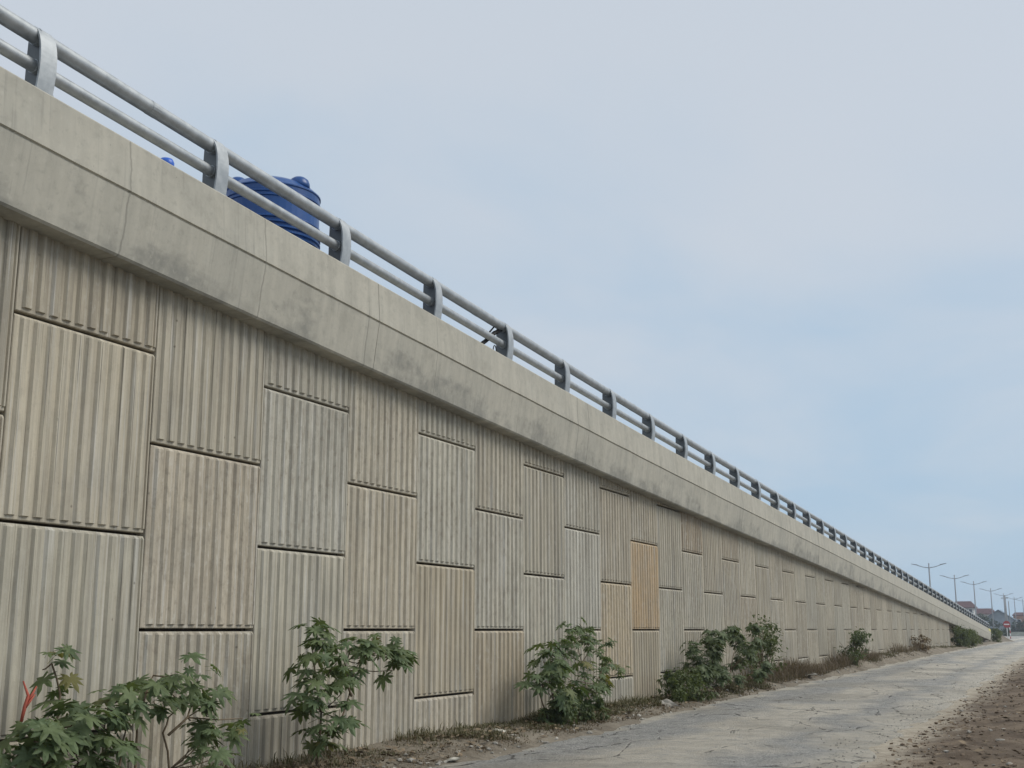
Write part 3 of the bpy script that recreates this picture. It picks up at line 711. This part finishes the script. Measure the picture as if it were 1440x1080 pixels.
shrub('leafy_shrub', 'small-leaved green undergrowth in front of the dense bushy plant', (-6.0, 14.9, 0.06), .25, .8, .34, 900, .07, 40)
shrub('leafy_shrub', 'small upright pale-leaved shrub standing alone in the dry brown weeds', (-6.1, 38.6, 0.2), .45, .9, 1.0, 700, .12, 31)
shrub('leafy_shrub', 'small brown twiggy shrub against low far part of wall', (-6.2, 58.0, 0.25), .4, 1.0, .75, 500, .12, 32, 'dry')
shrub('leafy_shrub', 'dark green clump where the ribbed panels end, nearer half', (-6.35, 80.5, 0.17), .6, 2.2, 1.25, 1600, .16, 33)
shrub('leafy_shrub', 'dark green clump where the ribbed panels end, farther half', (-6.3, 88.0, 0.17), .6, 3.2, 1.05, 1800, .16, 34)
shrub('leafy_shrub', 'rounded green shrub hiding the yellow painted end of the parapet', (-6.2, 116.2, 0.17), .6, .9, 1.15, 1100, .15, 35)

# a red plastic strip caught upright in the corner plant
rs = MB()
rs.tube([(-6.1, 5.88, .70), (-6.1, 5.90, .79), (-6.1, 5.92, .86), (-6.11, 5.88, .95)], [.010, .013, .010, .005], 6)
rs.tube([(-6.1, 5.895, .77), (-6.08, 5.925, .83), (-6.08, 5.96, .865)], [.008, .007, .003], 6)
rs.tube([(-6.1, 5.915, .82), (-6.09, 5.945, .865), (-6.09, 5.975, .915)], [.010, .009, .004], 6)
tag(rs.build('plastic_strip', M['red'], None, True), 'forked red strip sticking up out of the leaves at left edge', 'strip')

# grass and weeds at the foot of the wall
def blades(name, label, cat, mat, spots, n, hmin, hmax, w, seed, curl=0.5):
    r = random.Random(seed); V = []; F = []
    for i in range(n):
        y0, y1, x0, x1, wt = r.choices(spots, [q[4] for q in spots])[0]
        y = r.uniform(y0, y1); x = r.uniform(x0, x1)
        if fb(x, y, 1.6, 4.0) < -0.12 and r.random() < 0.85: continue
        z = on_verge(x, y)-0.02; h = r.uniform(hmin, hmax)*(0.35+0.7*r.random())*max(.45, min(1.0, .75+1.3*fb(x*.6, y, .55, 6.6))); a = r.uniform(0, 2*PI); l_ = r.uniform(.1, curl)*h*1.4
        dx_, dy_ = math.cos(a), math.sin(a); b = len(V); ww = w*r.uniform(.6, 1.4)*(1+y/40)
        px_, py_ = -dy_*ww, dx_*ww
        V += [(x-px_, y-py_, z), (x+px_, y+py_, z), (x+dx_*l_*.35+px_*.8, y+dy_*l_*.35+py_*.8, z+h*.6), (x+dx_*l_*.35-px_*.8, y+dy_*l_*.35-py_*.8, z+h*.6), (x+dx_*l_, y+dy_*l_, z+h*(1-.25*curl))]
        F += [(b, b+1, b+2, b+3), (b+3, b+2, b+4)]
    o = link(name, mesh(name, V, F), None, M[mat]); tag(o, label, cat, None, 'stuff'); return o
blades('verge_grass', 'short dull green grass and weeds along the foot of the wall', 'grass', 'grass',
       [(9.4, 12.5, -6.7, -6.0, 2), (12, 15.5, -6.7, -5.75, 7), (15.5, 20.5, -6.7, -6.0, 6), (20, 27, -6.5, -5.9, 4), (27, 48, -6.7, -6.05, 8), (48, 80, -6.7, -6.2, 2), (5, 9.5, -6.7, -6.2, 1)],
       30000, .06, .24, .0042, 51, .9)
blades('dry_weeds', 'brown dry weeds standing tall between the thicket and the lone shrub', 'weeds', 'dry',
       [(26, 33, -6.65, -6.0, 4), (30, 37.5, -6.65, -6.05, 8), (38, 46, -6.6, -6.1, 4), (50, 62, -6.6, -6.2, 2)], 11000, .25, .80, .0026, 52, 1.4)
blades('dry_grass', 'flattened straw-coloured dry grass on the bare verge', 'grass', 'dry',
       [(9, 15, -6.7, -5.55, 7), (15, 26, -6.7, -5.7, 6), (26, 60, -6.7, -5.95, 3)], 26000, .05, .15, .0035, 53, 1.5)

# ------------------------------------------------------------------ loose bits on the ground
def lumps(name, label, cat, mat, n, place, smin, smax, seed, flat=0.6):
    r = random.Random(seed); V = []; F = []
    ico = [(0,0,1),(.894,0,.447),(.276,.851,.447),(-.724,.526,.447),(-.724,-.526,.447),(.276,-.851,.447),(.724,.526,-.447),(-.276,.851,-.447),(-.894,0,-.447),(-.276,-.851,-.447),(.724,-.526,-.447),(0,0,-1)]
    IF = [(0,1,2),(0,2,3),(0,3,4),(0,4,5),(0,5,1),(1,6,2),(2,7,3),(3,8,4),(4,9,5),(5,10,1),(6,7,2),(7,8,3),(8,9,4),(9,10,5),(10,6,1),(11,7,6),(11,8,7),(11,9,8),(11,10,9),(11,6,10)]
    for i in range(n):
        x, y, z = place(r); s_ = smin + (smax-smin)*r.random()**3; a = r.uniform(0, 2*PI); sx, sy = r.uniform(.6, 1.4), r.uniform(.6, 1.3)
        b = len(V)
        for q in ico:
            k = s_*r.uniform(.75, 1.2); X, Y = q[0]*sx*k, q[1]*sy*k
            V.append((x + X*math.cos(a)-Y*math.sin(a), y + X*math.sin(a)+Y*math.cos(a), z + q[2]*k*flat + s_*.15))
        F += [tuple(j+b for j in q) for q in IF]
    o = link(name, mesh(name, V, F), None, M[mat]); tag(o, label, cat, None, 'stuff'); return o
def in_field(r):
    y = 9 + 36*r.random()**1.7; x = road_r(y) + 0.1 + r.random()**1.2*(2.5 + y*0.18)
    return x, y, field_z(x, y)
def on_edge(r):
    y = 8 + 50*r.random()**1.6; x = road_l(y) + r.gauss(-.1, .16)
    return x, y, max(on_verge(x, y), G(y)+.02)
def on_road(r):
    y = 8 + 30*r.random()**1.5; e = r.random()
    x = (road_r(y)-abs(r.gauss(0, .45))) if e < .7 else r.uniform(road_l(y), road_r(y))
    return x, y, G(y)+.03
lumps('soil_clods', 'brown lumps of turned soil on the field beside the road', 'soil', 'clod', 12000, in_field, .004, .030, 61)
lumps('field_stones', 'scattered pale stones lying on the brown field', 'stones', 'stone', 600, in_field, .008, .045, 62)
lumps('verge_stones', 'small stones and crumbs along the left road edge', 'stones', 'stone', 900, on_edge, .006, .04, 63)
lumps('road_grit', 'loose grit on the worn asphalt', 'grit', 'stone', 1400, on_road, .004, .014, 64)
def chips(name, label, mat, n, place, s0, s1, seed):
    r = random.Random(seed); V = []; F = []
    for i in range(n):
        x, y, z = place(r); s_ = r.uniform(s0, s1); M4 = Matrix.Translation((x, y, z+.02)) @ Matrix.Rotation(r.uniform(0, 6.28), 4, 'Z') @ Matrix.Rotation(r.uniform(-.6, .6), 4, 'X')
        b = len(V); V += [tuple(M4 @ Vector(q)) for q in ((0, 0, 0), (s_*.5, -s_*.25, s_*.1), (s_, 0, .02), (s_*.5, s_*.25, s_*.13))]; F += [(b, b+1, b+2), (b, b+2, b+3)]
    tag(link(name, mesh(name, V, F), None, M[mat]), label, 'litter', None, 'stuff')
def on_verge_r(r):
    y = 8.5 + 32*r.random()**1.5; x = road_l(y) - r.random()*.85
    return x, y, on_verge(x, y)
chips('field_litter', 'dead leaves and straw scraps on the brown field', 'litter', 1500, in_field, .03, .12, 71)
chips('verge_litter', 'dead leaves on the soil verge under the plants', 'litter', 1600, on_verge_r, .03, .10, 72)
def scrap(name, label, loc, s, seed, mat='paper', cat='litter'):
    r = random.Random(seed); m = MB(); n = 5
    top = [(s*(i/(n-1)-.5)*2, s*(j/(n-1)-.5)*1.3, s*(.25+.35*r.random())) for j in range(n) for i in range(n)]
    bot = [(x*1.02, y*1.02, z-.012) for x, y, z in top]
    F = [(j*n+i, j*n+i+1, (j+1)*n+i+1, (j+1)*n+i) for j in range(n-1) for i in range(n-1)]
    m.add(top + bot, F + [tuple(k+n*n for k in q[::-1]) for q in F])
    rim = list(range(n)) + [n*(j+1)-1 for j in range(1, n)] + [n*n-1-i for i in range(1, n)] + [n*(n-1-j) for j in range(1, n-1)]
    m.add(top+bot, [(rim[i], rim[i]+n*n, rim[(i+1) % len(rim)]+n*n, rim[(i+1) % len(rim)]) for i in range(len(rim))])
    o = m.build(name, M[mat]); o.location = (loc[0], loc[1], on_verge(loc[0], loc[1])-.01); o.rotation_euler = (r.uniform(-.3, .3), r.uniform(-.3, .3), r.uniform(0, 3))
    tag(o, label, cat)
scrap('crumpled_paper', 'crumpled white paper scrap on soil at bottom edge, nearest the road', (-5.55, 10.76, .05), .075, 1)
scrap('crumpled_paper', 'pale flattened scrap lying in the grass at the foot of wall', (-6.2, 13.2, .10), .09, 2)
scrap('crumpled_paper', 'pale scrap leaning at the wall foot below the lowest short panel', (-6.55, 14.3, .18), .06, 3)
scrap('concrete_piece', 'flat grey broken slab on the verge past the thin airy shrub', (-6.0, 31.0, .22), .22, 4, 'stone', 'rubble')
scrap('concrete_piece', 'small pale broken slab on verge between low shrub and paired bushes', (-5.95, 19.0, .08), .13, 5, 'stone', 'rubble')

# ------------------------------------------------------------------ far end
# soil heap past the parapet
hv, hf = grid([-8.2+.25*i for i in range(18)], [121+.6*i for i in range(22)],
              lambda x, y: G(y) - .05 + 0.75*math.exp(-((x+6.6)/1.0)**2 - ((y-127)/3.2)**2)*(1+.35*fb(x, y, 1.1, 3)))
tag(link('soil_heap', mesh('soil_heap', hv, hf, True), None, M['soil']), 'low tan soil heap beyond the end of the parapet', 'soil heap')
k_ = MB(); k_.box(-60, 40, 232, 234.5, 0.0, 0.92); tag(k_.build('median_kerb', M['kerb']), 'pale concrete median across the far end of the road', 'median')

def street_lamp(x, y, label, h=9.0):
    t = tag(empty('street_lamp', (x, y, G(y)-.1)), label, 'street lamp', 'double-armed street lamps beyond the ramp')
    p = MB(); p.tube([(0, 0, 0), (0, 0, h*.5), (0, 0, h)], [.13, .105, .075], 10); p.build('pole', M['lamp'], t, True)
    for s_ in (-1, 1):
        a = MB(); a.tube([(0, 0, h-.55), (s_*.7, 0, h-.42), (s_*1.35, 0, h-.20)], [.05, .045, .04], 8); a.build('arm', M['lamp'], t, True)
        l_ = MB(); zz = h-.20
        l_.add([(s_*1.25, -.13, zz-.06), (s_*2.0, -.11, zz+.13), (s_*2.0, .11, zz+.13), (s_*1.25, .13, zz-.06), (s_*1.25, -.11, zz+.06), (s_*2.0, -.08, zz+.2), (s_*2.0, .08, zz+.2), (s_*1.25, .11, zz+.06)],
               [(0, 3, 2, 1), (4, 5, 6, 7), (0, 1, 5, 4), (1, 2, 6, 5), (2, 3, 7, 6), (3, 0, 4, 7)])
        l_.build('lamp_head', M['lamp'], t)
    return t
ordn = ['nearest and tallest-looking double-armed street lamp, rising behind the railing', 'second double-armed street lamp from the left, over the railing',
        'third double-armed street lamp from the left, beside red-roofed house', 'fourth double-armed street lamp from the left, before the red roofs',
        'fifth double-armed street lamp from the left, just left of the concrete utility pole', 'sixth double-armed street lamp from the left, right of the utility pole',
        'seventh and farthest double-armed street lamp at right edge']
for (x, y), lb in zip([(-14.92,152.6), (-14.84,186.7), (-13.99,212.4), (-13.51,250), (-12.91,285.4), (-12.05,317.7), (-10.91,340.2)], ordn):
    street_lamp(x, y, lb, 9.0)

def house(name, label, c, w, d, hw_, hr, wallm, roofm, wins, gable_front=False, over=.5, cat='house', storeys=1):
    """c: base centre; w along x, d along y; front faces -y"""
    t = tag(empty(name, c), label, cat)
    b = MB(); b.box(-w/2, w/2, -d/2, d/2, -.3, hw_)
    if gable_front: b.add([(-w/2, -d/2, hw_), (w/2, -d/2, hw_), (0, -d/2, hw_+hr), (-w/2, d/2, hw_), (w/2, d/2, hw_), (0, d/2, hw_+hr)], [(0, 1, 2), (4, 3, 5)])
    b.build('wall', M[wallm], t)
    r = MB(); o = over
    if gable_front:
        k = hr/(w/2)
        for s_ in (-1, 1):
            r.add([(0, -d/2-o, hw_+hr+.02), (s_*(w/2+o), -d/2-o, hw_-o*k+.02), (s_*(w/2+o), d/2+o, hw_-o*k+.02), (0, d/2+o, hw_+hr+.02),
                   (0, -d/2-o, hw_+hr+.2), (s_*(w/2+o), -d/2-o, hw_-o*k+.2), (s_*(w/2+o), d/2+o, hw_-o*k+.2), (0, d/2+o, hw_+hr+.2)],
                  [(0, 1, 2, 3), (4, 7, 6, 5), (0, 4, 5, 1), (1, 5, 6, 2), (2, 6, 7, 3), (3, 7, 4, 0)])
    else:
        r.add([(-w/2-o, -d/2-o, hw_), (w/2+o, -d/2-o, hw_), (w/2+o, d/2+o, hw_), (-w/2-o, d/2+o, hw_), (-w/2+hr*.4, 0, hw_+hr), (w/2-hr*.4, 0, hw_+hr),
               (-w/2-o, -d/2-o, hw_-.15), (w/2+o, -d/2-o, hw_-.15), (w/2+o, d/2+o, hw_-.15), (-w/2-o, d/2+o, hw_-.15)],
              [(0, 1, 5, 4), (1, 2, 5), (2, 3, 4, 5), (3, 0, 4), (6, 9, 8, 7), (0, 6, 7, 1), (1, 7, 8, 2), (2, 8, 9, 3), (3, 9, 6, 0)])
    r.build('roof', M[roofm], t)
    for (x0, x1, z0, z1) in wins:
        q = MB(); q.box(x0-.1, x1+.1, -d/2-.06, -d/2+.05, z0-.1, z1+.1); fr_ = q.build('window', M['signwhite'], t)
        q = MB(); q.box(x0, x1, -d/2-.09, -d/2-.04, z0, z1); q.build('pane', M['glass'], fr_)
    return t
Z = 0.1
house('tiled_house', 'white house with dark red hipped roof just above railing, leftmost of the far houses', (-27.2, 365, Z), 5.6, 7, 7.3, 1.75, 'wallw', 'roof', [(.4, 1.3, 5.6, 6.8), (1.7, 2.4, 5.6, 6.8), (-1.6, -.6, 5.6, 6.8)], over=.7)
house('tiled_house', 'low pale house with two-slope red roof behind the blue gabled shed', (-22.6, 375, Z), 6.0, 8, 5.6, 1.6, 'wallw', 'roof', [(-1.8, -.8, 3.6, 4.8), (.6, 1.6, 3.6, 4.8)])
house('gabled_shed', 'blue-grey shed with low-pitched gable facing the road', (-16.9, 345, Z), 7.2, 14, 3.7, 2.4, 'wallb', 'roof2', [(-1.0, 1.0, 1.2, 2.4)], True, .5, 'shed')
house('brick_house', 'orange brick house at right edge beyond the hedge', (-12.3, 372, Z), 4.6, 8, 5.2, .8, 'brick', 'roof', [(-1.4, -.4, 2.8, 4.0), (.5, 1.5, 2.8, 4.0)], over=.25)
bw = MB(); bw.box(-26, -13.0, 318, 318.4, -.1, 3.4); tag(bw.build('boundary_wall', M['wallb']), 'long low blue-grey boundary wall in front of the gabled shed', 'wall')
GT = 'dark trees in front of the far houses'
shrub('far_tree', 'dark tree in front of the low red-roofed house', (-20.6, 330, Z), 2.0, 2.0, 5.2, 900, .55, 41, 'farleaf', 'tree', GT)
shrub('far_tree', 'dark round tree below the blue gable', (-16.8, 312, Z), 1.6, 1.6, 3.2, 700, .5, 42, 'farleaf', 'tree', GT)
shrub('far_tree', 'low dark bush left of the red sign', (-10.8, 225, Z), 1.2, 1.2, 1.7, 500, .32, 43, 'farleaf', 'tree', GT)
shrub('far_tree', 'dark hedge-like tree right of the red sign', (-11.2, 300, Z), 2.0, 1.6, 3.0, 900, .5, 44, 'farleaf', 'tree', GT)
shrub('far_tree', 'dark hedge-like tree at right edge under the brick house', (-8.3, 300, Z), 2.0, 1.6, 3.4, 900, .5, 45, 'farleaf', 'tree', GT)
shrub('far_tree', 'dark tree peeking over the railing beside the leftmost far house', (-24.6, 340, Z), 1.6, 1.6, 5.0, 600, .5, 46, 'farleaf', 'tree', GT)

up = tag(empty('utility_pole', (-13.4, 300, Z)), 'thick tapered concrete utility pole among the street lamps', 'utility pole')
q = MB(); q.tube([(0, 0, -.3), (0, 0, 4.5), (0, 0, 8.9)], [.36, .30, .22], 10); q.build('pole', M['polec'], up, True)
q = MB(); q.box(-.75, .75, -.1, .1, 8.2, 8.36); q.build('crossarm', M['polec'], up)
up = tag(empty('utility_pole', (-13.9, 330, Z)), 'thin bare pole just right of the thick utility pole', 'utility pole')
q = MB(); q.tube([(0, 0, -.3), (0, 0, 4), (0, 0, 8.2)], [.14, .12, .1], 8); q.build('pole', M['polec'], up, True)

sg = tag(empty('road_sign', (-7.22, 161.6, G(161)-.05)), 'round red no-entry sign with white bar on a thin post', 'road sign')
q = MB(); q.tube([(0, 0.05, -.2), (0, 0.05, 2.0)], .04, 8); q.build('post', M['signwhite'], sg, True)
q = MB(); n = 28
V = [(.42*math.cos(2*PI*i/n), yy, 1.82+.42*math.sin(2*PI*i/n)) for yy in (0, -.03) for i in range(n)]
q.add(V, [tuple(range(n)), tuple(range(2*n-1, n-1, -1))] + [(i, n+i, n+(i+1) % n, (i+1) % n) for i in range(n)]); disc = q.build('disc', M['signred'], sg)
q = MB(); q.box(-.30, .30, -.036, -.031, 1.755, 1.885); q.build('bar', M['signwhite'], disc)
rp = tag(empty('marker_post', (-6.95, 163, G(163)-.05)), 'thin red and white marker post just right of the round red sign', 'post')
for i in range(5):
    q = MB(); q.tube([(0, 0, i*.36), (0, 0, (i+1)*.36)], .055, 8); q.build('band', M['signred' if i % 2 == 0 else 'signwhite'], rp, True)

# ------------------------------------------------------------------ thin humid air
hz = MB(); hz.box(-130, 110, -12, 420, -1.4, 11.5)
hm = bpy.data.materials.new('humid_air'); hm.use_nodes = True
ht = hm.node_tree
for n_ in list(ht.nodes): ht.nodes.remove(n_)
ho = ht.nodes.new('ShaderNodeOutputMaterial'); hp = ht.nodes.new('ShaderNodeVolumePrincipled')
hp.inputs['Color'].default_value = (0.80, 0.88, 1.0, 1); hp.inputs['Density'].default_value = 0.0006; hp.inputs['Anisotropy'].default_value = 0.2
ht.links.new(hp.outputs[0], ho.inputs['Volume'])
tag(hz.build('haze', hm), kind='stuff')
